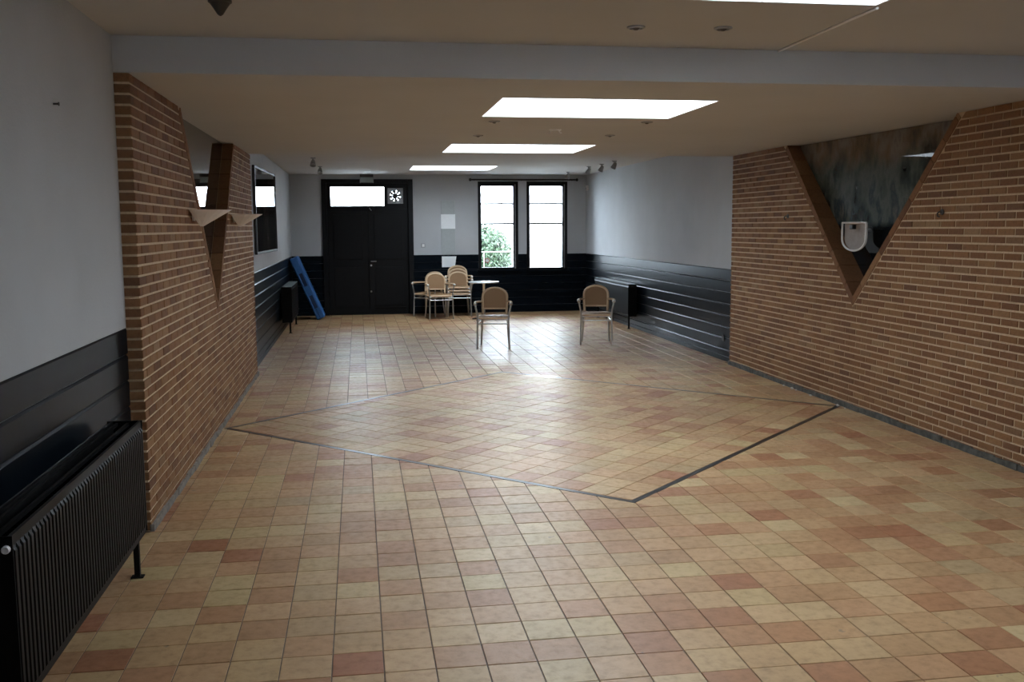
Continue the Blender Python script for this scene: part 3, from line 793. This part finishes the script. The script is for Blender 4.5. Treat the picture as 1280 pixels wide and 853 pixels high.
# ------------------------------------------------------------------ armchairs
def arc(c, r, a0, a1, n): return [(c[0]+r*math.cos(a0+(a1-a0)*i/n), c[1]+r*math.sin(a0+(a1-a0)*i/n)) for i in range(n+1)]
def make_chair():
    t = thing('armchair', 'x', 'chair')
    # seat: rounded wicker slab, front is -y
    q = []; hx, yf, yb, r = .195, -.225, .19, .06
    for cx, cy, a0 in ((hx-r, yb-r, 0), (-hx+r, yb-r, math.pi/2), (-hx+r, yf+r, math.pi), (hx-r, yf+r, 1.5*math.pi)):
        q += arc((cx, cy), r, a0, a0+math.pi/2, 5)
    MB().prism(q, 2, .402, .424).build('seat', WICKER, t, bevel=.006)
    MB().tube([(x*1.02, y*1.02, .408) for x, y in q], .014, 8, closed=True).build('seat_rim', RATTAN, t)
    # back: arched frame, reclined
    def bp(x, z): return (x, .185+(z-.42)*.22 - .25*x*x*2, z)
    arch = [(-.158, .43), (-.162, .50), (-.166, .60), (-.166, .66)]
    arch += [(.166*math.cos(a), .66+.118*math.sin(a)**.9) for a in [math.pi*(1-i/14) for i in range(1, 14)]]
    arch += [(.166, .66), (.166, .60), (.162, .50), (.158, .43)]
    MB().tube([bp(x, z) for x, z in arch], .017, 8).build('back_frame', RATTAN, t)
    pan = [p for p in arch if p[1] >= .5]
    zs = [.505+(.765-.505)*i/10 for i in range(11)]; vs = []; fs = []; nx = 8
    for z in zs:
        w = .16 if z < .66 else .16*math.sqrt(max(.02, 1-((z-.66)/.118)**2))
        for k in range(nx+1):
            x = -w+2*w*k/nx; p = bp(x, z); vs.append((p[0], p[1]-.006, p[2]))
    nv = len(vs); vs += [(a, b+.012, c) for a, b, c in vs]
    for i in range(10):
        for k in range(nx):
            a = i*(nx+1)+k; f = (a, a+1, a+nx+2, a+nx+1); fs += [f, tuple(nv+j for j in reversed(f))]
    per = list(range(nx+1)) + [i*(nx+1)+nx for i in range(1, 11)] + [10*(nx+1)+k for k in range(nx-1, -1, -1)] + [i*(nx+1) for i in range(9, 0, -1)]
    fs += [(per[i], nv+per[i], nv+per[(i+1) % len(per)], per[(i+1) % len(per)]) for i in range(len(per))]
    MB().add(vs, fs).build('backrest', WICKER, t)
    MB().tube([bp(x, .503) for x in (-.158, -.08, 0, .08, .158)], .012, 8).build('back_crossbar', RATTAN, t)
    for s in (-1, 1):
        MB().tube([(s*.212, -.235, .002), (s*.208, -.228, .2), (s*.204, -.222, .40), (s*.212, -.226, .48), (s*.228, -.232, .555), (s*.232, -.222, .592)], .0125, 8).build('leg', ALU, t)
        MB().tube([(s*.190, .25, .002), (s*.178, .215, .2), (s*.170, .195, .40), (s*.165, .20, .46)], .0125, 8).build('leg', ALU, t)
        a = bp(s*.166, .60)
        arm = MB().tube([(s*.233, -.245, .585), (s*.236, -.235, .600), (s*.236, -.19, .610), (s*.232, -.05, .608), (s*.215, .10, .604), (a[0], a[1]-.01, .600)], [.018, .022, .02, .016, .014, .012], 10).build('armrest', ALU if False else RATTAN, t)
        MB().lathe([(.002, -.034), (.014, -.032), (.023, -.02), (.025, 0), (.021, .03)], (s*.2345, -.222, .598), 12, 1).build('arm_cap', ALU, arm)
        MB().tube([(s*.206, -.225, .335), (s*.185, 0, .345), (s*.172, .198, .36)], .008, 6).build('side_stretcher', ALU, t)
    MB().tube([(-.206, -.225, .337), (.206, -.225, .337)], .009, 8).build('front_stretcher', ALU, t)
    MB().tube([(-.203, -.222, .392), (.203, -.222, .392)], .009, 8).build('seat_bar', ALU, t)
    return t
proto = make_chair()
chairs = [
 (1.775, 12.93, 0, math.radians(-11), 'wicker armchair with aluminium legs standing alone in front of the small table', None),
 (3.215, 13.09, 0, math.radians(-13), 'wicker armchair with aluminium legs standing alone before the dark radiator', None),
 (1.385, 17.28, 0, math.radians(8), 'wicker armchair in front of the chair stack, turned to the room', None),
 (1.27, 17.87, 0, math.radians(-28), 'wicker armchair half hidden behind another armchair beside the black door', None),
 (1.79, 17.72, 0, math.radians(-3), 'bottom wicker armchair of the stack under the paper notice', 'stacked wicker armchairs'),
 (1.79, 17.77, .055, math.radians(-3), 'middle wicker armchair of the stack under the paper notice', 'stacked wicker armchairs'),
 (1.79, 17.82, .11, math.radians(-3), 'topmost wicker armchair of the stack under the paper notice', 'stacked wicker armchairs'),
]
for i, (x, y, z, a, lab, grp) in enumerate(chairs):
    o = proto if i == 0 else copy_tree(proto)
    o.location = (x, y, z); o.rotation_euler = (0, 0, a); o['label'] = lab; o['group'] = 'wicker armchairs'

# round table
t = thing('bistro_table', 'small round grey topped bistro table behind the lone armchair', 'table', (2.126, 16.75, 0))
MB().lathe([(.255, .648), (.262, .653), (.262, .665), (.255, .67), (.001, .67)], n=36).build('table_top', TABLE_TOP, t)
MB().lathe([(.03, .03), (.022, .06), (.022, .62), (.05, .648)], n=16).build('column', ALU, t)
for k in range(4):
    a = math.pi/4+k*math.pi/2+.1; c, s = math.cos(a), math.sin(a)
    MB().tube([(.02*c, .02*s, .05), (.12*c, .12*s, .035), (.235*c, .235*s, .016)], [.018, .016, .012], 8).build('foot', simple('dark_cast_iron', (.05, .05, .05), .5) if k == 0 else bpy.data.materials['dark_cast_iron'], t)

# blue case leaning on the left wall
t = thing('folding_case', 'long bright blue plastic folded case leaning against the corner wall', 'case', (-.60, 17.45, .0))
ang = math.atan2(1.10, .46)
lean = -(math.pi/2-ang)
c = MB().box(-.15, 0, 0, .42, 0, 1.16).build('body', BLUEP, t, bevel=.018); c.rotation_euler = (0, lean, 0); c.location = (0, 0, .0)
def lean_part(name, mb, mat, bev=0):
    o_ = mb.build(name, mat, t, bevel=bev); o_.rotation_euler = (0, lean, 0); return o_
for z0, z1 in ((.20, .44), (.62, .86)):
    lean_part('handle_slot_shade', MB().box(-.105, -.045, -.004, .004, z0, z1), BLUED, .003)  # flat slab, its dark blue stands for the shadow in the slot
    lean_part('handle', MB().tube([(-.115, -.002, z0+.03), (-.12, -.022, z0+.05), (-.12, -.022, z1-.05), (-.115, -.002, z1-.03)], .009, 8), BLUEP)
lean_part('seam', MB().box(-.0865, -.0785, -.003, .003, .02, .19), BLUED)
zmin = min((c.matrix_basis @ v.co).z for v in c.data.vertices)
t.location.z = -zmin + .001

# ------------------------------------------------------------------ outside the windows
tag(MB().box(-30, 40, YB+.3, 60, -.5, -.35).build('street_ground', GRASS), 'pale street paving outside the windows', 'ground', kind='structure')
bld = thing('white_house', 'white rendered house across the street behind the corner window', 'building', (6.6, 27, -.35))
MB().box(-2.35, 8, 0, 6, 0, 6.5).build('wall', FACADE, bld)
MB().prism([(-2.6, 6.5), (8.3, 6.5), (2.8, 9.5)], 1, -.2, 6.2).build('roof', GREYP, bld)
tr = thing('garden_tree', 'pale green leafy bush outside the window near the notice panel', 'tree', (2.95, 22.6, -.35))
rng = random.Random(3); ch = []
for i in range(7000):
    while True:
        a, b, c_ = rng.uniform(-1, 1), rng.uniform(-1, 1), rng.uniform(-1, 1)
        if a*a+b*b+c_*c_ < 1: break
    p = Vector((a*.62, b*.6, 1.15+c_*.88)); s = rng.uniform(.03, .06)
    u = Vector((rng.uniform(-1, 1), rng.uniform(-1, 1), rng.uniform(-1, 1))).normalized(); v = u.orthogonal().normalized()
    ch.append(([tuple(p+u*s), tuple(p+v*s*.5), tuple(p-u*s), tuple(p-v*s*.5)], [(0, 1, 2, 3)], rng.random()))
tag(obj('foliage', rnd_mesh('foliage', ch, LEAF), tr), kind='stuff')
MB().tube([(0, 0, 0), (.03, 0, .6), (-.02, .03, 1.3)], [.06, .045, .02], 8).build('trunk', BARK, tr)
t = thing('street_railing', 'thin pale railing in front of the bush outside the window', 'railing', (3.2, 21.2, -.35))
MB().tube([(-1.6, 0, 1.42), (1.6, 0, 1.42)], .007, 6).build('rail', WHITEP, t)
for x in (-1.5, -.5, .5, 1.5): MB().tube([(x, 0, 0), (x, 0, 1.42)], .006, 6).build('post', WHITEP, t)
